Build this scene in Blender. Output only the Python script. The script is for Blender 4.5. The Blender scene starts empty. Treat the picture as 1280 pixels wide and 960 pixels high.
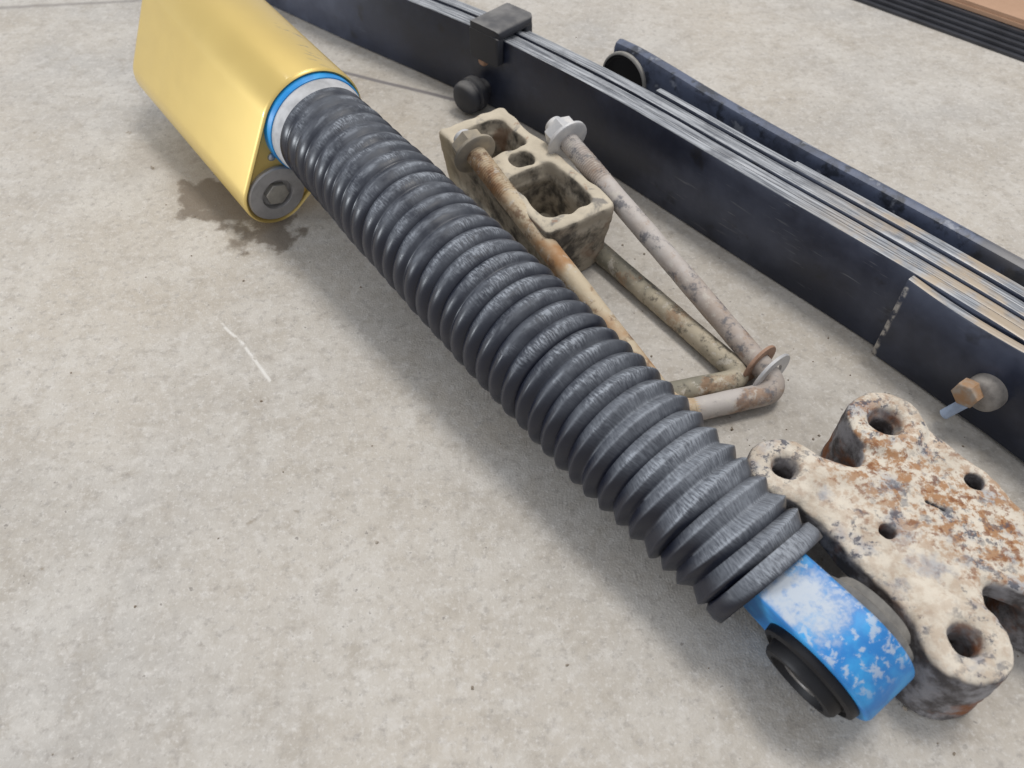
import bpy, bmesh, math, random
import numpy as np
from mathutils import Vector
random.seed(7); rng = np.random.default_rng(11)
S = bpy.context.scene; COL = S.collection

# ------------------------------------------------------------------ camera
cam = bpy.data.cameras.new('camera'); camo = bpy.data.objects.new('camera', cam); COL.objects.link(camo)
camo.location = (0, 0, .45); camo.rotation_euler = (math.radians(40), 0, 0)
cam.sensor_width = 36; cam.lens = 28.27; cam.clip_start = .01; cam.clip_end = 100
cam.dof.use_dof = True; cam.dof.focus_distance = .56; cam.dof.aperture_fstop = 10.0
S.camera = camo
# ------------------------------------------------------------------ light of the workshop
W = bpy.data.worlds.new('World'); S.world = W; W.use_nodes = True
W.node_tree.nodes['Background'].inputs[0].default_value = (.91, .94, 1, 1)
W.node_tree.nodes['Background'].inputs[1].default_value = .66
def area(name, loc, aim, sx, sy, power, col=(1, 1, 1)):
    l = bpy.data.lights.new(name, 'AREA'); l.shape = 'RECTANGLE'; l.size = sx; l.size_y = sy; l.energy = power; l.color = col
    o = bpy.data.objects.new(name, l); COL.objects.link(o); o.location = loc
    o.rotation_euler = (Vector(aim) - Vector(loc)).to_track_quat('-Z', 'Y').to_euler(); return o
area('ceiling_lamp', (.78, 1.02, 3.2), (.05, .4, 0), .9, .7, 55, (1, .96, .90))
area('ceiling_tube', (-.55, 2.3, 2.9), (0, .5, 0), 2.6, .10, 16, (1, .98, .95))
area('door_opening', (-3.2, -.2, .55), (0, .35, .06), .8, .30, 50, (.9, .95, 1))
S.view_settings.view_transform = 'Standard'; S.view_settings.look = 'None'
S.view_settings.gamma = 1; S.view_settings.use_curve_mapping = False; S.view_settings.exposure = 0.0
S.render.engine = 'CYCLES'

# ------------------------------------------------------------------ node helpers
class M:
    def __init__(s, name, org=(0, 0)):
        s.m = bpy.data.materials.new(name); s.m.use_nodes = True; s.t = s.m.node_tree
        s.b = s.t.nodes['Principled BSDF']; s.tc = s.t.nodes.new('ShaderNodeTexCoord'); s.co = s.tc.outputs['Object']; s.org = org
    def n(s, typ): return s.t.nodes.new('ShaderNode' + typ)
    def put(s, sock, v):
        if hasattr(v, 'default_value') or isinstance(v, bpy.types.NodeSocket): s.t.links.new(v, sock)
        elif isinstance(v, (tuple, list)) and len(v) == 3 and sock.type == 'RGBA': sock.default_value = (*v, 1)
        else: sock.default_value = v
    def noise(s, scale, detail=4, rough=.55, co=None, dist=0., stretch=None):
        k = s.n('TexNoise'); k.inputs['Scale'].default_value = scale; k.inputs['Detail'].default_value = detail
        k.inputs['Roughness'].default_value = rough; k.inputs['Distortion'].default_value = dist
        co = co or s.co
        if stretch: co = s.mapping(co, stretch)
        s.t.links.new(co, k.inputs['Vector']); return k.outputs['Fac']
    def mapping(s, co, sc, rot=(0, 0, 0), loc=(0, 0, 0)):
        k = s.n('Mapping'); k.inputs['Scale'].default_value = sc; k.inputs['Rotation'].default_value = rot
        k.inputs['Location'].default_value = loc; s.t.links.new(co, k.inputs['Vector']); return k.outputs['Vector']
    def vor(s, scale, feature='F1', co=None):
        k = s.n('TexVoronoi'); k.feature = feature; k.inputs['Scale'].default_value = scale
        s.t.links.new(co or s.co, k.inputs['Vector']); return k.outputs['Distance']
    def step(s, f, a, b, lo=0., hi=1.):
        k = s.n('MapRange'); k.interpolation_type = 'SMOOTHSTEP'
        s.put(k.inputs['Value'], f); k.inputs['From Min'].default_value = a; k.inputs['From Max'].default_value = b
        k.inputs['To Min'].default_value = lo; k.inputs['To Max'].default_value = hi; return k.outputs['Result']
    def math(s, op, a, b=0.):
        k = s.n('Math'); k.operation = op; s.put(k.inputs[0], a); s.put(k.inputs[1], b); return k.outputs[0]
    def mul(s, a, b): return s.math('MULTIPLY', a, b)
    def mix(s, f, a, b):
        k = s.n('Mix'); k.data_type = 'RGBA'; s.put(k.inputs[0], f); s.put(k.inputs[6], a); s.put(k.inputs[7], b); return k.outputs[2]
    def nz(s):
        g = s.n('NewGeometry'); x = s.n('SeparateXYZ'); s.t.links.new(g.outputs['Normal'], x.inputs[0]); return x.outputs['Z']
    def attr(s, name):
        k = s.n('Attribute'); k.attribute_name = name; return k.outputs['Fac']
    def bump(s, h, strength=.3, dist=.002):
        k = s.n('Bump'); k.inputs['Strength'].default_value = strength; k.inputs['Distance'].default_value = dist
        s.t.links.new(h, k.inputs['Height']); s.t.links.new(k.outputs[0], s.b.inputs['Normal']); return s
    def seg(s, a, b, wob=.004, wscale=30):
        """distance on the floor from the segment a-b, its course wobbled by noise"""
        nz = s.n('TexNoise'); nz.inputs['Scale'].default_value = wscale; s.t.links.new(s.co, nz.inputs['Vector'])
        v = s.n('VectorMath'); v.operation = 'MULTIPLY_ADD'; s.t.links.new(nz.outputs['Color'], v.inputs[0])
        v.inputs[1].default_value = (wob, wob, 0); s.t.links.new(s.co, v.inputs[2])
        ax = Vector((b[0]-a[0], b[1]-a[1], 0)); L = ax.length; ax.normalize()
        q = s.n('VectorMath'); q.operation = 'SUBTRACT'; s.t.links.new(v.outputs[0], q.inputs[0]); q.inputs[1].default_value = (a[0]+wob/2-s.org[0], a[1]+wob/2-s.org[1], 0)
        def dot(w):
            k = s.n('VectorMath'); k.operation = 'DOT_PRODUCT'; s.t.links.new(q.outputs[0], k.inputs[0]); k.inputs[1].default_value = w; return k.outputs['Value']
        u = dot(ax); w = s.math('ABSOLUTE', dot(Vector((-ax.y, ax.x, 0))))
        over = s.math('MAXIMUM', s.math('SUBTRACT', u, L), s.mul(u, -1.)); over = s.math('MAXIMUM', over, 0.)
        return s.math('SQRT', s.math('ADD', s.mul(w, w), s.mul(over, over)))
    def out(s, color=None, rough=None, metal=None, spec=None):
        if color is not None: s.put(s.b.inputs['Base Color'], color)
        if rough is not None: s.put(s.b.inputs['Roughness'], rough)
        if metal is not None: s.put(s.b.inputs['Metallic'], metal)
        if spec is not None: s.put(s.b.inputs['Specular IOR Level'], spec)
        return s.m

# ------------------------------------------------------------------ mesh helpers
def V(*a): return np.array(a, float)
def unit(v): v = np.asarray(v, float); return v / np.linalg.norm(v)
ORG = {}
def thing(name, label, cat, loc, group=None):
    o = bpy.data.objects.new(name, None); COL.objects.link(o); o.location = loc; o.empty_display_size = .02
    o['label'] = label; o['category'] = cat
    if group: o['group'] = group
    ORG[o] = V(*loc); return o
def obj(name, mesh, material, parent=None, label=None, cat=None, group=None, loc=None, smooth=True, attrs=None, uv=None):
    vs, fs = mesh; vs = np.asarray(vs, float)
    o0 = ORG[parent] if parent is not None else (V(*loc) if loc is not None else V(0, 0, 0))
    me = bpy.data.meshes.new(name); me.from_pydata((vs - o0).tolist(), [], [list(map(int, f)) for f in fs]); me.update()
    bm = bmesh.new(); bm.from_mesh(me); bmesh.ops.recalc_face_normals(bm, faces=bm.faces); bm.to_mesh(me); bm.free()
    if attrs:
        for k, arr in attrs.items():
            at = me.attributes.new(k, 'FLOAT', 'POINT'); at.data.foreach_set('value', np.asarray(arr, np.float32))
    if isinstance(uv, str): uv = STRIP_UV
    if uv is not None:
        l = me.uv_layers.new(name='UVMap'); idx = np.zeros(len(me.loops), np.int32); me.loops.foreach_get('vertex_index', idx)
        l.data.foreach_set('uv', np.asarray(uv, np.float32)[idx].ravel())
    me.materials.append(material)
    if smooth:
        me.polygons.foreach_set('use_smooth', [True] * len(me.polygons))
        try: me.set_sharp_from_angle(angle=math.radians(smooth if smooth is not True else 40))
        except Exception: pass
    o = bpy.data.objects.new(name, me); COL.objects.link(o)
    if parent is not None: o.parent = parent; ORG[o] = o0
    elif loc is not None: o.location = loc; ORG[o] = o0
    else: ORG[o] = o0
    if label: o['label'] = label
    if cat: o['category'] = cat
    if group: o['group'] = group
    return o
def join(*ms):
    vs, fs, k = [], [], 0
    for v, f in ms:
        vs.append(np.asarray(v, float)); fs += [[i + k for i in q] for q in f]; k += len(v)
    return np.concatenate(vs), fs
def loft(rings, closed=True, caps=True):
    n = len(rings[0]); vs = np.concatenate(rings); fs = []
    for i in range(len(rings) - 1):
        for j in range(n if closed else n - 1):
            k = (j + 1) % n; fs.append([i*n+j, i*n+k, (i+1)*n+k, (i+1)*n+j])
    if caps: fs.append(list(range(n))[::-1]); fs.append([(len(rings)-1)*n + j for j in range(n)])
    return vs, fs
def frame(d, ref=(0, 0, 1)):
    d = unit(d); s = np.cross(d, ref)
    if np.linalg.norm(s) < 1e-3: s = np.cross(d, (1, 0, 0))
    s = unit(s); return s, np.cross(s, d), d
def lathe(prof, o, d, seg=64, ref=(0, 0, 1), capped=True):
    """prof: (radius, distance along d)"""
    s, u, d = frame(d, ref); th = np.linspace(0, 2*np.pi, seg, endpoint=False); rings = []
    for r, h in prof: rings.append(o + h*d + r*(np.cos(th)[:, None]*s + np.sin(th)[:, None]*u))
    return loft(rings, True, capped)
def ring_lathe(prof, o, d, seg=64, ref=(0, 0, 1)):
    vs, fs = lathe(prof, o, d, seg, ref, False); n = seg; m = len(prof)
    for j in range(n): fs.append([(m-1)*n+j, (m-1)*n+(j+1) % n, (j+1) % n, j])
    return vs, fs
def inset(poly, a):
    p = np.asarray(poly, float); e0 = p - np.roll(p, 1, 0); e1 = np.roll(p, -1, 0) - p
    n0 = np.stack([-e0[:, 1], e0[:, 0]], 1); n1 = np.stack([-e1[:, 1], e1[:, 0]], 1)
    n0 /= np.linalg.norm(n0, axis=1)[:, None]; n1 /= np.linalg.norm(n1, axis=1)[:, None]
    n = n0 + n1; n /= np.maximum(np.sum(n*n0, 1), .3)[:, None] * 1.0
    return p + a * n * .5 * 2 / np.maximum(1, 1)
def extrude(poly, o, ex, ey, ez, L, b=.0, nb=4):
    """counter-clockwise poly in the ex,ey plane, swept along ez by L, edges rounded by b"""
    rings = []
    prof = [(b*(1-math.sin(t*math.pi/2)), b*(1-math.cos(t*math.pi/2))) for t in np.linspace(0, 1, nb+1)] if b else [(0, 0)]
    for ins, h in prof: q = inset(poly, ins) if ins else np.asarray(poly); rings.append(o + q[:, :1]*ex + q[:, 1:]*ey + h*ez)
    for ins, h in prof[::-1]: q = inset(poly, ins) if ins else np.asarray(poly); rings.append(o + q[:, :1]*ex + q[:, 1:]*ey + (L-h)*ez)
    return loft(rings)
def hull(p):
    p = sorted(map(tuple, p))
    def half(q):
        h = []
        for c in q:
            while len(h) > 1 and (h[-1][0]-h[-2][0])*(c[1]-h[-2][1]) - (h[-1][1]-h[-2][1])*(c[0]-h[-2][0]) <= 1e-12: h.pop()
            h.append(c)
        return h
    return np.array(half(p)[:-1] + half(p[::-1])[:-1])
def circ(c, r, n=96): t = np.linspace(0, 2*np.pi, n, endpoint=False); return np.stack([c[0]+r*np.cos(t), c[1]+r*np.sin(t)], 1)
def resample(poly, step):
    out = []
    for a, b in zip(poly, np.roll(poly, -1, 0)):
        k = max(1, int(np.linalg.norm(b-a)/step)); out += [a + (b-a)*i/k for i in range(k)]
    return np.array(out)
def spline(pts, n):
    """Catmull-Rom through points"""
    p = np.asarray(pts, float); p = np.vstack([2*p[0]-p[1], p, 2*p[-1]-p[-2]]); out = []; m = len(p) - 3
    for s in np.linspace(0, m, n):
        i = min(int(s), m-1); t = s - i; a, b, c, d = p[i:i+4]
        out.append(.5*((2*b) + (-a+c)*t + (2*a-5*b+4*c-d)*t*t + (-a+3*b-3*c+d)*t**3))
    return np.array(out)
def tube(path, r, seg=24, wob=0.):
    path = np.asarray(path, float); T = np.gradient(path, axis=0); T /= np.linalg.norm(T, axis=1)[:, None]
    s, u, _ = frame(T[0]); rings = []; th = np.linspace(0, 2*np.pi, seg, endpoint=False)
    rr = np.full(len(path), r) if np.isscalar(r) else np.asarray(r)
    for i, (p, t) in enumerate(zip(path, T)):
        s = unit(s - (s@t)*t); u = np.cross(t, s)
        rings.append(p + rr[i]*(1 + wob*math.sin(i*1.7))*(np.cos(th)[:, None]*s + np.sin(th)[:, None]*u))
    return loft(rings)
def rounded(pts, R, k=10, step=.006):
    """polyline with its corners rounded"""
    pts = [np.asarray(p, float) for p in pts]; out = [pts[0]]
    for a, b, c in zip(pts, pts[1:], pts[2:]):
        p, q = b + unit(a-b)*R, b + unit(c-b)*R
        out += [p*(1-t)**2 + 2*b*t*(1-t) + q*t*t for t in np.linspace(0, 1, k)]
    out.append(pts[-1]); full = []
    for a, b in zip(out, out[1:]):
        n = max(1, int(np.linalg.norm(b-a)/step)); full += [a + (b-a)*i/n for i in range(n)]
    return np.array(full + [out[-1]])
def strip(path, off, th, z0, z1, bev=.0012, zs=None):
    """flat bar standing on its edge along a plan path: off = distance of its near face behind the path"""
    P = np.asarray(path, float); T = np.gradient(P, axis=0); T /= np.linalg.norm(T, axis=1)[:, None]
    N = np.stack([-T[:, 1], T[:, 0]], 1); rings = []          # plan normal, away from the camera
    offs = off if hasattr(off, '__len__') else [off]*len(P)
    for i, (p, n) in enumerate(zip(P, N)):
        a, b = offs[i], offs[i] + th; lo, hi = (z0, z1) if zs is None else zs[i]
        sec = [(a+bev, lo), (b-bev, lo), (b-.3*bev, lo+.3*bev), (b, lo+bev), (b, hi-bev), (b-.3*bev, hi-.3*bev), (b-bev, hi), (a+bev, hi), (a+.3*bev, hi-.3*bev), (a, hi-bev), (a, lo+bev), (a+.3*bev, lo+.3*bev)]
        rings.append(np.array([[p[0]+n[0]*w, p[1]+n[1]*w, z] for w, z in sec]))
    al = np.concatenate([[0], np.cumsum(np.linalg.norm(np.diff(P, axis=0), axis=1))])
    global STRIP_UV; STRIP_UV = [(u_, offs[i] + q[0]) for i, u_ in enumerate(al) for q in sec]
    return loft(rings)
def nets(f, lo, hi, h):
    """surface of an implicit solid f(x,y,z) <= 0 (naive surface nets)"""
    ax = [np.arange(l, u + h, h) for l, u in zip(lo, hi)]; X, Y, Z = np.meshgrid(*ax, indexing='ij'); D = f(X, Y, Z)
    sgn = D < 0; nx, ny, nz = (s-1 for s in D.shape)
    cnt = np.zeros((nx, ny, nz)); acc = np.zeros((nx, ny, nz, 3))
    cor = [(i, j, k) for i in (0, 1) for j in (0, 1) for k in (0, 1)]
    sub = lambda A, c: A[c[0]:c[0]+nx, c[1]:c[1]+ny, c[2]:c[2]+nz]
    for a in cor:
        for x in range(3):
            if a[x]: continue
            b = tuple(1 if i == x else a[i] for i in range(3)); da, db = sub(D, a), sub(D, b); m = (da < 0) != (db < 0)
            t = np.where(m, da/np.where(m, da-db, 1), 0); cnt += m
            for i in range(3): acc[..., i] += m*(a[i] + (t if i == x else 0))
    act = cnt > 0; idx = -np.ones(act.shape, int); idx[act] = np.arange(act.sum())
    ii = np.argwhere(act); vs = np.array(lo) + h*(ii + acc[act]/cnt[act][:, None]); fs = []
    for x in range(3):
        o1, o2 = [(1, 2), (2, 0), (0, 1)][x]
        e = np.diff(sgn.astype(np.int8), axis=x); sl = [slice(None)]*3
        for p in np.argwhere(e != 0):
            if p[o1] == 0 or p[o2] == 0 or p[o1] >= act.shape[o1] or p[o2] >= act.shape[o2]: continue
            q = []
            for d1, d2 in ((0, 0), (1, 0), (1, 1), (0, 1)):
                c = list(p); c[o1] -= d1; c[o2] -= d2; q.append(idx[tuple(c)])
            fs.append(q if e[tuple(p)] > 0 else q[::-1])
    return vs, fs
def smin(a, b, k):
    h = np.clip(.5 + .5*(b-a)/k, 0, 1); return b*(1-h) + a*h - k*h*(1-h)
def smax(a, b, k): return -smin(-a, -b, k)
_ph = rng.uniform(0, 6.28, (24, 3)); _dr = rng.normal(size=(24, 3)); _dr /= np.linalg.norm(_dr, axis=1)[:, None]
def lump(X, Y, Z, freq):
    """smooth casting unevenness"""
    v = 0
    for i in range(24): v = v + np.sin((_dr[i, 0]*X + _dr[i, 1]*Y + _dr[i, 2]*Z)*freq*(1 + .09*i) + _ph[i, 0])
    return v/5.

# ------------------------------------------------------------------ materials
m = M('concrete')
big, mid, fine = m.noise(3.2, 5), m.noise(16, 6, .6), m.noise(150, 5, .7)
c = m.mix(m.step(big, .35, .68), (.49, .445, .385), (.425, .405, .378))
c = m.mix(m.step(m.noise(7, 6, .65), .42, .68, 0, .5), c, (.40, .35, .285))
c = m.mix(m.step(mid, .40, .68, 0, .6), c, (.57, .54, .495))
c = m.mix(m.step(m.noise(48, 6, .7), .48, .70, 0, .6), c, (.35, .31, .26))
c = m.mix(m.step(m.noise(105, 5, .7), .48, .68, 0, .55), c, (.60, .57, .53))
c = m.mix(m.step(fine, .50, .70, 0, .60), c, (.30, .275, .25))
c = m.mix(m.step(m.noise(330, 4, .7), .52, .68, 0, .42), c, (.68, .655, .62))
c = m.mix(m.mul(m.step(m.noise(75, 3, .5), .68, .80, 0, .7), m.step(m.noise(9, 3), .42, .6)), c, (.24, .19, .13))
c = m.mix(m.mul(m.step(m.noise(210, 3, .5), .67, .74, 0, .65), m.step(m.noise(14, 3), .40, .55)), c, (.17, .15, .13))
c = m.mix(m.mul(m.step(m.noise(170, 3, .5), .68, .76, 0, .5), m.step(m.noise(11, 3), .42, .55)), c, (.66, .64, .60))
# oil stain beside the gold body, chalky scratch, saw cuts
st = m.math('ADD', m.seg((-.285, .603), (-.205, .548), .05, 22), m.step(m.noise(40, 5), .3, .7, -.012, .010))
c = m.mix(m.step(st, .017, .027, .78, 0), c, (.125, .095, .066))
c = m.mix(m.step(m.seg((-.335, .655), (-.25, .60), .06, 18), .0, .045, .35, 0), c, (.2, .16, .12))
c = m.mix(m.step(m.seg((-.2, .825), (-.045, .757), .004, 9), .0012, .0042, .8, 0), c, (.15, .14, .15))
c = m.mix(m.step(m.seg((-.95, .92), (-.45, .99), .02, 9), .001, .006, .55, 0), c, (.2, .18, .17))
sc = m.math('MINIMUM', m.seg((-.226, .439), (-.205, .418), .003, 40), m.seg((-.205, .418), (-.178, .381), .003, 40))
c = m.mix(m.mul(m.step(sc, .0002, .0020, .6, 0), m.step(m.noise(120, 3), .3, .5)), c, (.80, .78, .74))
sp = m.math('MINIMUM', m.seg((.203, .302), (.207, .299), .004, 40), m.seg((.296, .62), (.2965, .62), .004, 40))
c = m.mix(m.step(sp, .002, .006, .8, 0), c, (.13, .10, .075))
sp = m.math('MINIMUM', m.seg((.02, .80), (.05, .79), .02, 40), m.seg((-.56, .71), (-.54, .705), .02, 40))
c = m.mix(m.step(sp, .004, .02, .6, 0), c, (.26, .20, .13))
m.bump(m.math('ADD', m.mul(fine, .5), m.math('ADD', m.noise(700, 2), m.mul(mid, .8))), .32, .0011)
CONC = m.out(c, m.step(mid, .3, .7, .62, .85), 0, .35)

m = M('gold_anodised', (.02, .36))
cl = m.noise(9, 3); fine = m.noise(55, 4, .6, stretch=(1, 1, 1))
sm_ = m.mul(m.step(m.noise(1., 5, .6, co=m.mapping(m.co, (60, 160, 60))), .55, .64), m.step(m.seg((-.180, .655), (-.148, .610), .01, 40), .008, .018, 1, 0))
c = m.mix(m.step(cl, .3, .7), (.66, .485, .155), (.62, .45, .14))
c = m.mix(m.mul(sm_, .6), c, (.22, .19, .16))
m.b.inputs['Coat Weight'].default_value = .35; m.b.inputs['Coat Roughness'].default_value = .1
GOLD = m.out(c, m.step(fine, .3, .7, .40, .44), .45)

m = M('bright_blue_paint')
c = m.mix(m.step(m.noise(60, 4), .45, .7), (.012, .235, .60), (.02, .32, .72))
BLUE = m.out(c, .42, 0)

m = M('worn_blue_paint', (.02, .36))
wear = m.noise(26, 5, .62, dist=.6); patch = m.noise(14, 3, .5)
nearE = m.seg((.118, .206), (.150, .170), .006, 40)
c = m.mix(m.step(m.noise(70, 4), .4, .7), (.016, .18, .50), (.035, .31, .66))
worn = m.math('MAXIMUM', m.mul(m.step(m.math('ADD', nearE, m.step(m.noise(70, 5, .7), .3, .7, -.007, .007)), .004, .020, .95, 0), m.step(m.noise(150, 4, .65), .30, .50, .45, 1)), m.step(m.noise(190, 5, .65, dist=.3), .51, .60, 0, .7))
c = m.mix(m.mul(worn, m.step(m.nz(), .35, .8)), c, (.47, .515, .57))
m.bump(m.noise(160, 4), .15, .0008)
WORN = m.out(c, .45, 0)

def plain(name, col, rough, metal=0., var=.35, scale=60, bump=.15, col2=None):
    m = M(name); f = m.noise(scale, 5, .6)
    c = m.mix(m.step(f, .35, .7), col, col2 or tuple(v*(1-var) for v in col)); m.bump(m.noise(scale*4, 4, .6), bump, .0008)
    return m.out(c, m.step(f, .3, .7, rough*.9, min(1, rough*1.15)), metal)
WHITE = plain('pale_grey_cuff', (.52, .52, .53), .5)
CAPGREY = plain('grey_end_cap', (.42, .41, .41), .42, .35, .3, 50)
PLUG = plain('dull_plug', (.46, .44, .40), .45, .5)
RUBBER = plain('black_rubber', (.005, .005, .007), .5, 0, .3, 40, .1, (.012, .012, .014)); RUBBER.node_tree.nodes['Principled BSDF'].inputs['Specular IOR Level'].default_value = .3
DUSTRUB = plain('dusty_rubber', (.09, .088, .085), .6, 0, .5, 30, .2, (.30, .28, .25))
STEEL = plain('bare_steel', (.35, .34, .34), .35, .9)
SILVER = plain('silver_fitting', (.45, .5, .58), .3, .8)
PALEBLUE = plain('pale_blue_plastic', (.45, .55, .72), .45)
ZINC = plain('dull_zinc', (.52, .52, .53), .5, .25, .4, 90, .2, (.66, .64, .62))
CARD = plain('cardboard', (.46, .285, .185), .85, 0, .12, 18, .1)
BLACKBAR = plain('black_bar', (.055, .057, .068), .38, 0, .4, 20)
RUSTY = plain('orange_rust', (.40, .235, .125), .75, .1, .4, 130, .4, (.42, .36, .30))
COPPER = plain('coppery_dust', (.42, .26, .18), .7, .1, .3, 120, .3)

m = M('boot_rubber')
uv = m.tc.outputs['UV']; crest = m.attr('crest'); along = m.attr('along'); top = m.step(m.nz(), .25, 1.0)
streak = m.noise(1., 5, .7, co=m.mapping(uv, (190, 760, 1)))
streak2 = m.noise(1., 4, .6, co=m.mapping(uv, (70, 46, 1)))
patch = m.noise(1., 4, .6, co=m.mapping(uv, (42, 24, 1)))
arc = m.noise(1., 4, .65, co=m.mapping(uv, (130, 55, 1)))
endw = m.step(along, .60, .92)
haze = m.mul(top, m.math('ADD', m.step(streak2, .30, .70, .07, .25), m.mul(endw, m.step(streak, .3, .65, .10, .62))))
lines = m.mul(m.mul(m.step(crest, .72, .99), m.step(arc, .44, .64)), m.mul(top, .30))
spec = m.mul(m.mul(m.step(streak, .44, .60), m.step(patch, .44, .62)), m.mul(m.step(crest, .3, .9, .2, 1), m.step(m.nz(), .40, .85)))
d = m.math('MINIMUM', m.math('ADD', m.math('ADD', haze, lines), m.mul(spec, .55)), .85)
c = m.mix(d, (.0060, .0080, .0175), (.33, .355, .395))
m.bump(m.math('ADD', m.mul(streak, .5), m.mul(streak2, .7)), .12, .0008)
BOOT = m.out(c, m.step(d, .0, .35, .30, .8), 0, .42)

m = M('spring_black', (.1, .62))
uv = m.tc.outputs['UV']; blot = m.noise(13, 5, .6); top = m.step(m.nz(), .5, .9)
scr = m.noise(1., 4, .6, co=m.mapping(m.co, (26, 26, 300)))
c = m.mix(m.step(blot, .40, .72), (.0095, .0135, .029), (.021, .0275, .052))
c = m.mix(m.step(m.noise(6, 5, .65), .46, .70, 0, .85), c, (.062, .073, .11))
c = m.mix(m.mul(m.step(scr, .60, .70, 0, .7), m.step(m.noise(8, 2), .54, .66)), c, (.16, .165, .18))
c = m.mix(m.step(m.noise(31, 4), .60, .70, 0, .6), c, (.004, .004, .006))
c = m.mix(m.mul(m.step(m.seg((.2712, .4062), (.2712, .4063), .002, 60), .0008, .0028, 1, 0), m.step(m.noise(90, 4), .42, .56)), c, (.45, .42, .38))
grain = m.noise(1., 5, .65, co=m.mapping(uv, (16, 620, 1)))
edge = m.mix(m.step(grain, .33, .66), (.06, .068, .085), (.46, .475, .50))
edge = m.mix(m.step(m.noise(26, 5, .65), .50, .70, 0, .7), edge, (.09, .095, .11))
edge = m.mix(m.mul(m.step(m.noise(30, 4), .40, .60), m.step(m.seg((.30, .42), (.45, .30), .02, 20), .02, .13, .9, 0)), edge, (.42, .33, .23))
c = m.mix(top, c, edge)
m.bump(m.math('ADD', m.noise(90, 4, .6), m.mul(m.noise(400, 3), .4)), .16, .0011)
SPRING = m.out(c, m.step(blot, .3, .7, .30, .46), 0, .55)

m = M('overload_lit_blue_grey', (.1, .62))  # bluish light on the leaf's face is put into its lighter base colour
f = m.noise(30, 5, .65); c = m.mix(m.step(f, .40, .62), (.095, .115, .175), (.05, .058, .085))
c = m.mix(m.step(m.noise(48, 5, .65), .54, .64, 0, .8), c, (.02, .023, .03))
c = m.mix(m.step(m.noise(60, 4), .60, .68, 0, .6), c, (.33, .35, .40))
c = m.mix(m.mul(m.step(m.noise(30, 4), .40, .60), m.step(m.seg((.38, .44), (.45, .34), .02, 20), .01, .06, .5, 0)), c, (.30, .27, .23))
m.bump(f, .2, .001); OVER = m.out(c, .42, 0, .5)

m = M('clamp_black')
f = m.noise(35, 5, .6); top = m.step(m.nz(), .4, .9)
c = m.mix(m.mul(top, m.step(f, .3, .65, .25, .8)), (.024, .026, .034), (.24, .23, .22)); m.bump(f, .2, .001)
CLAMP = m.out(c, .6, 0)

m = M('rusty_dusted_casting', (.2335, .2345))
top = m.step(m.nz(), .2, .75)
pl = m.noise(22, 5, .65); r1 = m.noise(120, 5, .7); r2 = m.noise(165, 5, .7)
ctr = m.seg((.215, .285), (.275, .225), .04, 14)
cream = m.mix(m.step(m.noise(60, 4), .35, .7), (.70, .63, .53), (.54, .475, .39))
c = m.mix(m.step(m.noise(42, 4, .6), .50, .66, 0, .8), cream, (.40, .40, .42))
c = m.mix(m.mul(m.step(r1, .46, .58, 0, .9), m.step(ctr, .012, .055, 1, .18)), c, (.37, .185, .08))
c = m.mix(m.mul(m.step(m.noise(150, 4, .65), .53, .64, 0, .8), m.step(ctr, .02, .07, 1, .2)), c, (.22, .085, .035))
c = m.mix(m.mul(m.step(r2, .51, .60, 0, .85), m.step(pl, .42, .58, .05, 1)), c, (.085, .09, .115))
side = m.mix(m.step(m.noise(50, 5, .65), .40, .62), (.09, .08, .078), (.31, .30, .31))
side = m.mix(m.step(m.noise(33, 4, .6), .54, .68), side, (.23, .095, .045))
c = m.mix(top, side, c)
m.bump(m.math('ADD', m.mul(r1, 1.), m.noise(300, 4, .7)), .45, .0016)
CAST = m.out(c, .86, 0, .3)

m = M('sandy_casting')
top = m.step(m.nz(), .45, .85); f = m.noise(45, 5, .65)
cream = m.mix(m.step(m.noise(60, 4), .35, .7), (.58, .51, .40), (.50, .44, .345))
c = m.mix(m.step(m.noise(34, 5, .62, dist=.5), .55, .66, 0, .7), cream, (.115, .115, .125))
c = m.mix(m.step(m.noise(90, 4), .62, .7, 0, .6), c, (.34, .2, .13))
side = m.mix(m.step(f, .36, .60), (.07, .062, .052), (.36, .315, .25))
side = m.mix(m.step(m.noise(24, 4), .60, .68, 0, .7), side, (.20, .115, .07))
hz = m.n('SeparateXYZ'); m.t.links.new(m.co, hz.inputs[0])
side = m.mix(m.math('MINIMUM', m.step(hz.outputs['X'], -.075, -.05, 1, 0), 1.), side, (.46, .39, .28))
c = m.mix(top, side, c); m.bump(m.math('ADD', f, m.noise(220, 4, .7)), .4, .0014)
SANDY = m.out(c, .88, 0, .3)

def rod_mat(name, a, b, cc, s1=18, t1=.5):
    m = M(name); c = m.mix(m.step(m.noise(s1, 4, .6), t1-.1, t1+.12), a, b)
    c = m.mix(m.step(m.noise(75, 5, .7), .51, .64, 0, .85), c, cc); c = m.mix(m.step(m.noise(40, 5, .7), .55, .66, 0, .6), c, (.30, .17, .09)); c = m.mix(m.step(m.noise(120, 4, .7), .56, .66, 0, .6), c, (.56, .52, .46))
    m.bump(m.noise(260, 4, .7), .35, .0009); return m.out(c, .7, .1)
ROD_PALE = rod_mat('pale_dusty_rod', (.50, .46, .43), (.40, .33, .28), (.14, .14, .155))
ROD_RUST = rod_mat('sandy_rust_rod', (.54, .45, .32), (.38, .20, .085), (.20, .12, .07), 22, .52)
ROD_DARK = rod_mat('grey_sandy_rod', (.22, .205, .16), (.46, .40, .30), (.085, .075, .06), 16, .47)

# ------------------------------------------------------------------ floor
fl = obj('floor', ([(-5, -4, 0), (5, -4, 0), (5, 6, 0), (-5, 6, 0)], [[0, 1, 2, 3]]), CONC, smooth=False); fl['kind'] = 'structure'

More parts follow.
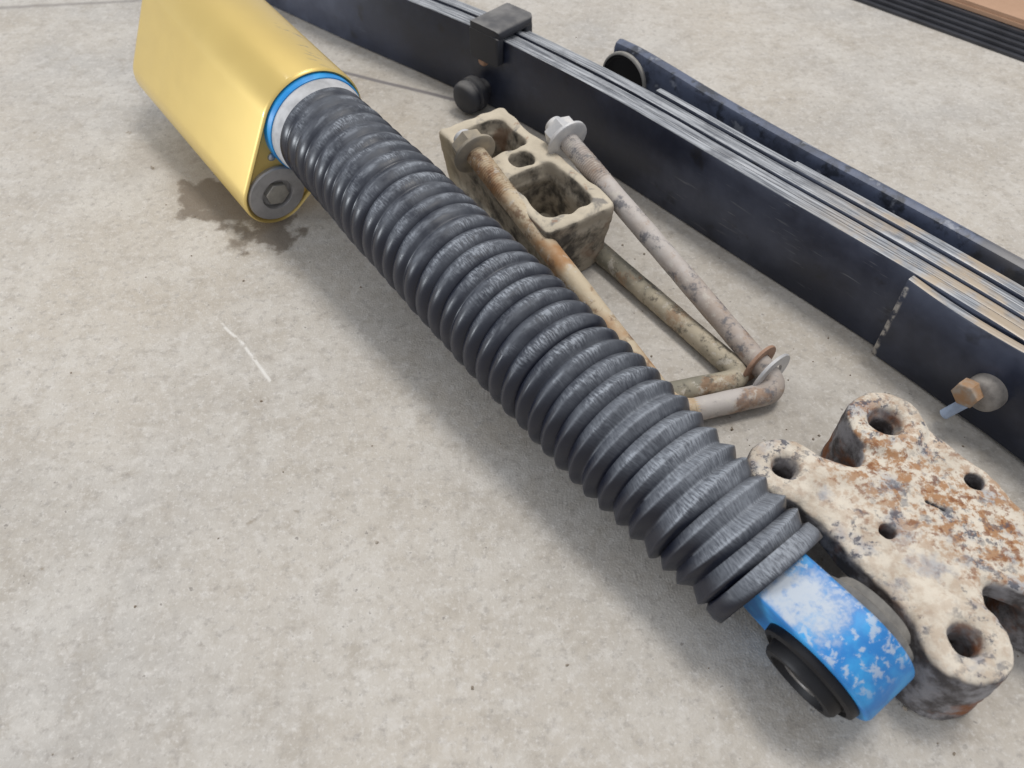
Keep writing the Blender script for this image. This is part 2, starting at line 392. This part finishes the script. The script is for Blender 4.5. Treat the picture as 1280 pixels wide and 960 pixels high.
# ------------------------------------------------------------------ shock absorber
A = V(-.1555, .577, .0845); E_ = V(.174, .160, .0395)
D = unit(E_ - A); SIDE, UP, _ = frame(D)
shock = thing('shock_absorber', 'gold and blue shock absorber with black ribbed rubber boot lying on the floor', 'shock absorber', (0.02, .36, 0))
# boot: revolved bellows
nr, sub, seg = 35, 14, 112; L0, L1 = .0035, .470
tw = np.linspace(0, 1, nr+1); wid = np.cumsum(np.concatenate([[0], 1 + .04*rng.normal(size=nr) + np.linspace(.06, -.06, nr)])); wid /= wid[-1]
Rp = lambda t: np.interp(t, [0, .06, .25, .5, .75, .9, 1], [.0395, .0410, .0428, .0440, .0432, .0405, .0385])
dp = lambda t: np.interp(t, [0, .05, .3, .6, 1], [.0008, .0019, .0029, .0040, .0056])
th = np.linspace(0, 2*np.pi, seg, endpoint=False); rings = []; crest = []; along = []; uvs = []
jit = rng.normal(size=(nr+1, 4))
for i in range(nr):
    for k in range(sub):
        u = k/sub; t = wid[i] + (wid[i+1]-wid[i])*u; e = np.interp(t, [0, .4, .7, 1], [.9, .85, .8, .9])
        tri = float(np.interp(t, [.5, .8], [0, .75])); w = (1-tri)*math.sin(math.pi*u)**e + tri*(1-abs(2*u-1))**1.05; rj = 1 + .006*jit[i, 0] + .018*jit[i, 3]*max(0, t-.7)
        a = .22*max(0, t-.55)
        tilt = a*(.010*jit[i, 1]*np.cos(th) + .008*jit[i, 2]*np.sin(th)) * math.sin(math.pi*u)
        dent = 1 + a*.028*np.sin(2*th + jit[i, 0]) * w + a*.02*np.sin(3*th+2*jit[i, 2])*w
        r = (Rp(t) - dp(t)*(1-w))*rj*dent
        sag = -.0035*math.sin(math.pi*t)
        s = L0 + (L1-L0)*t + tilt + .006*max(0, t-.75)*np.sin(th)*4
        rings.append(A + s[:, None]*D + sag*UP + r[:, None]*(np.cos(th)[:, None]*SIDE + np.sin(th)[:, None]*UP))
        crest += [w]*seg; along += [t]*seg; uvs += [((L1-L0)*t, x*.043) for x in th]
# end lip, turned in
for r, s in ((.0370, .471), (.0378, .477), (.0365, .4815), (.033, .4815), (.031, .473)):
    rings.append(A + (s + .004*np.sin(th))[:, None]*D + (r*(1 + .015*np.sin(2*th+1)))[:, None]*(np.cos(th)[:, None]*SIDE + np.sin(th)[:, None]*UP))
    crest += [.7]*seg; along += [1.]*seg; uvs += [(s, x*.043) for x in th]
boot = obj('rubber_boot', loft(rings), BOOT, shock, smooth=75, attrs={'crest': crest, 'along': along}, uv=uvs)
obj('cuff', lathe([(.033, -.006), (.0400, -.006), (.0408, -.0045), (.0410, .000), (.0402, .005), (.039, .010), (.033, .010)], A, D, 96), WHITE, shock)
obj('body_tube', lathe([(.036, -.06), (.0422, -.06), (.0424, -.0042), (.0418, -.0028), (.036, -.0028)], A, D, 96), BLUE, shock)
# gold body: hull of the main cylinder and the reservoir beside it
G0 = A - .0085*D; Rw = V(-.1977, .5595, .0322)
off = Rw - G0; cx, cy = off@SIDE, off@UP
poly = hull(np.vstack([circ((0, 0), .0458, 140), circ((cx, cy), .0298, 100)])); poly = resample(poly, .003)
Lg = .228
prof = [(.0040, .0042), (.0034, .0016), (.0016, .0), (.0004, .0012), (0, .0036), (0, Lg-.006), (.0008, Lg-.0025), (.003, Lg-.0005), (.006, Lg)]
rings = []
for ins, h in prof: q = inset(poly, ins); rings.append(G0 + q[:, :1]*SIDE + q[:, 1:]*UP - h*D)
obj('gold_body', loft(rings), GOLD, shock, smooth=50)
Rc = G0 + cx*SIDE + cy*UP
cap = obj('reservoir_cap', lathe([(.0252, -.006), (.0256, -.0012), (.0246, .0002), (.0142, .0004), (.0132, -.0016), (.0132, -.004), (.002, -.004)], Rc, D, 72), CAPGREY, shock)
hx = lambda r, a=0.: np.array([(r*math.cos(a+i*math.pi/3), r*math.sin(a+i*math.pi/3)) for i in range(6)])
obj('hex_plug', extrude(hx(.0106, .3), Rc - .0045*D, SIDE, UP, D, .0052, .0008), PLUG, cap)
obj('rivet', lathe([(.0035, 0), (.0035, .001), (.0025, .0022), (.0006, .0026)], G0 + .0405*SIDE - .0185*UP - .0042*D, D, 20), SILVER, shock)
Gb = G0 - Lg*D
obj('hose_fitting', join(lathe([(.013, 0), (.013, -.008), (.009, -.009), (.009, -.024), (.004, -.025)], Gb + .030*SIDE + .012*UP, D, 40)), SILVER, shock)
obj('top_mount', lathe([(.030, .001), (.030, -.02), (.014, -.022), (.014, -.07), (.01, -.072)], Gb, D, 48), BLUE, shock)
# eyelet, rolled a little about the shock's axis
E_ = E_ - .007*D; ro_ = math.radians(18)
n_ = math.cos(ro_)*SIDE - math.sin(ro_)*UP; UP = math.cos(ro_)*UP + math.sin(ro_)*SIDE; DH = D          # n_: eye axis, towards the open floor
ew = .0345
t = np.linspace(-math.pi/2, math.pi/2, 48); rr = .0345
eo = np.array([(-.062, -.024), (-.030, -.0305)] + [(rr*math.cos(a), rr*math.sin(a)) for a in t] + [(-.030, .0305), (-.062, .025)])
eo = resample(eo, .004)
ez = np.cross(DH, UP); o0 = E_ - ez*ew/2
eye = obj('eyelet', extrude(eo, o0, DH, UP, ez, ew, .0028), WORN, shock, smooth=50)
for sgn, mt in ((1, RUBBER), (-1, DUSTRUB)):
    q = n_*sgn
    bu = obj('bushing', lathe([(.02, -.004), (.0285, -.004), (.0295, .0005), (.0288, .0045), (.0262, .0058), (.0248, .0040), (.0232, .0042), (.0225, .0100), (.0212, .0118), (.0175, .0120), (.0160, .0085), (.0125, .0050), (.0095, .0050)], E_ + q*ew/2, q, 72), mt, shock)
    obj('sleeve', ring_lathe([(.0108, .0), (.0108, .0088), (.0100, .0098), (.0078, .0098), (.0070, .0090), (.0070, .0)], E_ + q*ew/2, q, 40), STEEL if sgn > 0 else COPPER, bu)
obj('piston_rod', lathe([(.011, .38), (.011, .475)], A, D, 32), STEEL, shock)

# ------------------------------------------------------------------ leaf spring pack standing on its edges
spring = thing('leaf_spring', 'black leaf spring pack standing on edge behind the bolts, its top edges scuffed grey', 'leaf spring', (.1, .62, 0))
P = spline([(-.52, 1.155), (-.42, 1.078), (-.309, .988), (-.190, .888), (-.056, .780), (.022, .706), (.095, .628), (.177, .530), (.279, .409), (.345, .322), (.42, .205)], 130)
HT = .0765
obj('leaf', strip(P, 0, .0088, .0008, HT), SPRING, spring, uv='strip')
for k, (o_, th_, dz, i0, i1) in enumerate(((.0100, .0082, -.0012, 4, 130), (.0192, .0074, .0004, 12, 126), (.0278, .0070, -.0016, 44, 122), (.0358, .0066, .0006, 78, 120), (.0434, .0060, -.0022, 92, 118))):
    obj('leaf', strip(P[i0:i1], o_, th_, .0012, HT + dz), SPRING, spring, uv='strip')
# short thick leaf in front, carrying the centre bolt
P2 = spline([(.2765, .412), (.300, .381), (.322, .350), (.345, .316), (.42, .198)], 50)
zs = [(.0010 + .004*(i/49)**2, HT - .0005 - .002*math.sin(i*.13)) for i in range(50)]
obj('short_leaf', strip(P2, -.0078, .0070, 0, 0, .0014, zs), SPRING, spring, uv='strip')
# overload leaf behind, with a round pad at its tip
P3 = spline([(.098, .742), (.121, .716), (.181, .634), (.235, .566), (.284, .508), (.358, .418), (.42, .335)], 80)
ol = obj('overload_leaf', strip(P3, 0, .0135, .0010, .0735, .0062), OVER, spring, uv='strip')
tt = unit(P3[8]-P3[3]); nn = V(tt[1], -tt[0], 0); nn = nn if nn[1] < 0 else -nn
pc = V(P3[9][0], P3[9][1], .0430)
pad = obj('rub_pad', lathe([(.0255, -.001), (.0255, .0045), (.0245, .0058), (.0225, .0058), (.0215, .0046), (.004, .0042)], pc, nn, 64), RUBBER, spring)
obj('pad_rim', ring_lathe([(.0257, .0022), (.0268, .0022), (.0268, .0052), (.0257, .0062), (.0248, .0063), (.0246, .0050)], pc, nn, 64), plain('dusty_rim', (.34, .325, .30), .8), pad)
# rebound clamp round the pack
ci = int(np.argmin(np.linalg.norm(P - np.array([-.022, .749]), axis=1)))
ct = unit(P[ci+1]-P[ci-1]); CT = V(ct[0], ct[1], 0); CN = V(-ct[1], ct[0], 0); c0 = V(P[ci][0], P[ci][1], 0)
def cbox(x0, x1, y0, y1, z0, z1, b=.003):
    pl = np.array([(y0, z0), (y1, z0), (y1, z1), (y0, z1)]); return extrude(resample(pl, .02), c0 + CT*x0, CN, V(0, 0, 1), CT, x1-x0, b)
clampo = obj('clamp', cbox(-.022, .018, -.0105, .0400, HT+.0008, HT+.0125, .0058), CLAMP, spring)
obj('clamp_front', cbox(-.0215, .0175, -.0108, -.0008, .0540, HT+.0055, .003), CLAMP, clampo)
obj('clamp_back', cbox(-.0215, .0175, .0290, .0395, .0100, HT+.0045, .003), CLAMP, clampo)
obj('clamp_rivet', lathe([(.0055, 0), (.0055, .003), (.004, .0048), (.001, .0052)], c0 + V(0, 0, .0520) - CN*.0045 - CT*.006, -CN, 24), COPPER, clampo)
obj('clamp_bolt', lathe([(.010, -.006), (.010, .004), (.0160, .004), (.0172, .006), (.0172, .0120), (.0152, .0138), (.0152, .0165), (.0166, .018), (.0160, .0225), (.0120, .0262), (.002, .0275)], c0 + V(0, 0, .0180) - CT*.012 - CN*.006, -CN, 48), CLAMP, clampo)
# centre bolt
k = int(np.argmin(np.linalg.norm(P2 - np.array([.324, .350]), axis=1))); bt = unit(P2[k+1]-P2[k-1]); BN = V(bt[1], -bt[0], 0); BN = BN if BN[1] < 0 else -BN
BT = V(bt[0], bt[1], 0); bc = V(P2[k][0], P2[k][1], .036) + BN*.0076
cb = obj('centre_bolt', lathe([(.0128, -.002), (.0130, .004), (.0120, .0085), (.0098, .0105), (.003, .0110)], bc + BT*.003, BN, 40), plain('dusty_zinc', (.36, .33, .30), .7, .2, .4, 90, .3), spring)
obj('bolt_head', extrude(hx(.0094, .35), bc + BN*.008 - BT*.0035, BT, V(0, 0, 1), BN, .0105, .0016), RUSTY, cb)
obj('split_pin', tube(rounded([bc + BN*.006 + V(0, 0, -.007), bc + BN*.012 + V(0, 0, -.013) - BT*.003, bc + BN*.016 + V(0, 0, -.026) - BT*.008], .003, 5, .003), .0037, 16), PALEBLUE, cb)

# ------------------------------------------------------------------ cast block with two pockets
BX = unit(V(.087, -.132, 0)); BY = unit(V(.132, .087, 0)); bc0 = V(.0090, .5600, 0); bh = .062
def fblock(X, Y, Z):
    x = (X-bc0[0])*BX[0] + (Y-bc0[1])*BX[1]; y = (X-bc0[0])*BY[0] + (Y-bc0[1])*BY[1]
    sc = 1 - .16*np.clip((bh-Z)/bh, 0, 1); xs, ys = x/(.55+.45*sc), y/sc
    def rb(x, y, hx_, hy_, r): 
        qx, qy = np.abs(x)-hx_+r, np.abs(y)-hy_+r
        return np.hypot(np.maximum(qx, 0), np.maximum(qy, 0)) + np.minimum(np.maximum(qx, qy), 0) - r
    d = rb(xs, ys, .0835, .0335, .006)
    d = smax(d, Z-bh, .004); d = smax(d, .001-Z, .002)
    p1 = smax(rb(xs-.0385, ys, .0315, .0225, .008), .010-Z, .004)
    p2 = smax(rb(xs+.0475, ys-.001, .0230, .0215, .008), .016-Z, .004)
    p3 = smax(np.hypot(xs+.008, ys-.004)-.0098, .014-Z, .003)
    for p in (p1, p2, p3): d = smax(d, -p, .004)
    g = np.abs(Z-.046)-.0012                                     # parting line on the sides
    d = d + .0006*lump(X, Y, Z, 160) - .0010*np.exp(-(g/.002)**2)*(Z < .05)
    return d
vs, fs = nets(fblock, (-.085, .460, -.003), (.110, .655, .066), .0014)
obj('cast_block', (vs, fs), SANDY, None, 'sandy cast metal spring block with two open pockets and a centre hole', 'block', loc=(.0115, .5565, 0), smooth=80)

# ------------------------------------------------------------------ U-bolts
def ubolt(label, pts, r, mats, nuts, Rb=.018):
    u = thing('u_bolt', label, 'bolt', tuple(V(pts[1][0], pts[1][1], 0)), 'square U-bolts beside the boot')
    a = np.asarray(pts, float); mid = a[1]*.85 + a[2]*.15
    p1 = rounded([a[0], a[1], mid], Rb); p2 = rounded([mid, a[2], a[3]], Rb)
    for path, mt, tip, th_ in ((p1, mats[0], a[0], nuts[0]), (p2, mats[1], a[3], nuts[1])):
        dist = np.linalg.norm(path - tip, axis=1); s_ = np.concatenate([[0], np.cumsum(np.linalg.norm(np.diff(path, axis=0), axis=1))])
        q = np.unique(np.concatenate([s_, s_[0] + np.arange(0, .062, .0005), s_[-1] - np.arange(0, .062, .0005)])) if th_ else s_
        pq = np.stack([np.interp(q, s_, path[:, i]) for i in range(3)], 1); dq = np.linalg.norm(pq - tip, axis=1)
        rr = r*(1 + .012*np.sin(q*90) + .010*np.sin(q*233+1)) + (np.where(dq < .058, .00042*np.sin(2*np.pi*q/.0022), 0) if th_ else 0)
        obj('leg', tube(pq, rr, 28), mt, u)
    for (end, nxt), nm in zip(((a[0], a[1]), (a[3], a[2])), nuts):
        if nm is None: continue
        d = unit(nxt-end); s, uu, _ = frame(d)
        nut = obj('nut', extrude(hx(.0142, .2), end - d*.010, s, uu, d, .0125, .0016), nm, u)
        obj('flange', ring_lathe([(.008, .0), (.0165, .0), (.0188, .002), (.0188, .0042), (.0172, .0052), (.008, .0052)], end + d*.0022, d, 48), nm, nut)
        obj('thread_end', lathe([(.0078, -.016), (.0085, -.014), (.0085, -.004)], end, d, 24), ZINC, nut)
    return u
C0, C1 = V(.043, .588, .070), V(.191, .362, .0115)
A0 = V(-.0330, .569, .0700); A1 = C1 + (A0-C0)*V(1.02, 1.1, 0)
ubolt('pale dusty U-bolt with flanged nuts leaning past both sides of the block', [A0, A1, C1, C0], .0083, (ROD_RUST, ROD_PALE), (plain('sandy_nut', (.24, .215, .18), .7, .2, .5, 60, .3, (.40, .34, .25)), ZINC), .017)
B1, B0 = V(.1685, .3755, .0088), V(.058, .535, .0088)
sh = (A0-C0)*V(1, 1, 0)
ubolt('grey sandy U-bolt lying flat on the floor under the block', [B0 + sh*1.0 + V(.005, -.002, 0), B1 + sh, B1, B0 + V(0, 0, 0)], .0083, (ROD_DARK, ROD_DARK), (None, None), .015)
# loose washers slid down to the bend
dC = unit(C1-C0)
for s_, ri, ro, mt, lb in ((.259, .0090, .0160, COPPER, 'coppery flat washer slid onto the pale U-bolt leg'), (.271, .0110, .0195, ZINC, 'pale grey flat washer at the bend of the pale U-bolt')):
    ww = C0 + dC*np.linalg.norm(C1-C0)*(s_/.285)
    obj('washer', ring_lathe([(ri, -.001), (ro, -.001), (ro+.0004, 0), (ro, .0012), (ri, .0012)], ww, unit(dC + V(.05, .1, .15)), 48), mt, None, lb, 'washer', 'loose washers on the U-bolt', loc=tuple(ww))

# ------------------------------------------------------------------ rusty four-boss spring plate
b1, b2, b3, b4 = (.163, .271), (.232, .303), (.232, .164), (.303, .198)
pt = .0500
def cap2(X, Y, a, b, ra, rb_):
    ax, ay = b[0]-a[0], b[1]-a[1]; L2 = ax*ax + ay*ay; t = np.clip(((X-a[0])*ax + (Y-a[1])*ay)/L2, 0, 1)
    return np.hypot(X-a[0]-t*ax, Y-a[1]-t*ay) - (ra + (rb_-ra)*t)
def fplate(X, Y, Z):
    ctr = (.2335, .2345)
    m13, m24 = (.2150, .2245), (.2640, .2485)
    d = cap2(X, Y, m13, m24, .0270, .0270)
    d = smin(d, cap2(X, Y, (.172, .262), (.222, .180), .0125, .0125), .008); d = smin(d, cap2(X, Y, (.245, .292), (.294, .214), .0175, .0175), .008)
    for b in (b1, b2, b3, b4):
        q = (ctr[0]+(b[0]-ctr[0])*.35, ctr[1]+(b[1]-ctr[1])*.35)
        d = smin(d, cap2(X, Y, b, q, .0175, .0225), .010)
    zt = pt + .0006*np.sin(X*60)
    d = smax(smax(d, Z-zt, .006), (pt-.019)-Z, .005)
    for b, r, h in ((b1, .0215, .0515), (b2, .0235, .0545), (b3, .0235, .0525), (b4, .0235, .052)):
        bo = smax(smax(np.hypot(X-b[0], Y-b[1]) - (r + (h-Z)*.03), Z-h, .005), .0008-Z, .003)
        d = smin(d, bo, .006)
    for b, r in ((b1, .0066), (b2, .0074), (b3, .0072), (b4, .0074)):
        d = smax(d, r + .35*np.clip(Z-.044, 0, .01) - np.hypot(X-b[0], Y-b[1]), .004)
    for h, r in (((.212, .228), .0046), ((.274, .262), .0052)):
        d = smax(d, r - np.hypot(X-h[0], Y-h[1]), .003)
    sl = cap2(X, Y, (.2395, .2470), (.2485, .2415), .0011, .0011); d = smax(d, -np.maximum(sl, pt-.008-Z), .002)
    d = d + .0004*lump(X, Y, Z, 110) + .0002*lump(X, Y, Z, 420)
    return d
vs, fs = nets(fplate, (.128, .128, -.003), (.340, .338, .060), .0013)
obj('spring_plate', (vs, fs), CAST, None, 'rusty cream dusted cast spring plate with four drilled bosses', 'plate', loc=(.2335, .2345, 0), smooth=80)

# ------------------------------------------------------------------ black bars and the carton beyond
K = unit(V(.148, -.150, 0)); KN = unit(V(.150, .148, 0)); k0 = V(.415, .989, 0)
for i in range(5):
    y0 = .0062*i; z0 = .0036*i; pl = np.array([(y0, z0+.0003), (y0+.05, z0+.0003), (y0+.05, z0+.0034), (y0, z0+.0034)])
    obj('flat_bar', extrude(resample(pl, .03), k0 - K*(.5 - .01*i), KN, V(0, 0, 1), K, .95, .0008, 2), BLACKBAR, None, ['lowest black flat bar on the floor before the carton', 'second black flat bar up in the stack before the carton', 'third black flat bar up in the stack before the carton', 'fourth black flat bar up in the stack before the carton', 'topmost black flat bar in the stack before the carton'][i], 'bar', 'stacked flat bars', loc=tuple(k0 + KN*y0 + V(0, 0, z0)))
cart = thing('carton', 'flattened brown cardboard carton lying on the stacked black bars', 'box', tuple(k0 + KN*.2))
for j_, (z_, e_) in enumerate(((.0186, 0.), (.0230, .002))):
    obj('cardboard_sheet', extrude(resample(np.array([(.030+e_, z_), (.42, z_), (.42, z_+.0042), (.030+e_, z_+.0042)]), .05), k0 - K*.42, KN, V(0, 0, 1), K, .80, .001, 2), CARD, cart)

# ------------------------------------------------------------------ crumbs of dirt on the floor
spots = [((.20, .30), .05, 26), ((.09, .50), .05, 22), ((.16, .36), .05, 22), ((.27, .36), .05, 20), ((.25, .14), .05, 22), ((-.24, .56), .05, 14), ((0, .35), .34, 90)]
ms = []
for (cx_, cy_), sd, n in spots:
    for _ in range(n):
        x, y = cx_ + rng.normal()*sd, cy_ + rng.normal()*sd; r = abs(rng.normal())*.00045 + .00035
        th = np.linspace(0, 2*np.pi, 6, endpoint=False) + rng.uniform(0, 6); k1 = rng.uniform(.6, 1.4, 6)
        lo = np.stack([x + r*k1*np.cos(th), y + r*k1*np.sin(th), np.full(6, .0001)], 1); hi = lo*1.; hi[:, :2] = (hi[:, :2]-(x, y))*.6 + (x, y); hi[:, 2] = r*rng.uniform(.7, 1.2, 6)
        ms.append(loft([lo, hi]))
g = obj('grit', join(*ms), plain('dirt_crumbs', (.20, .155, .11), .9, 0, .5, 70, .1, (.36, .32, .27)), None, 'tiny crumbs of dirt scattered on the concrete around the parts', 'grit', smooth=False); g['kind'] = 'stuff'
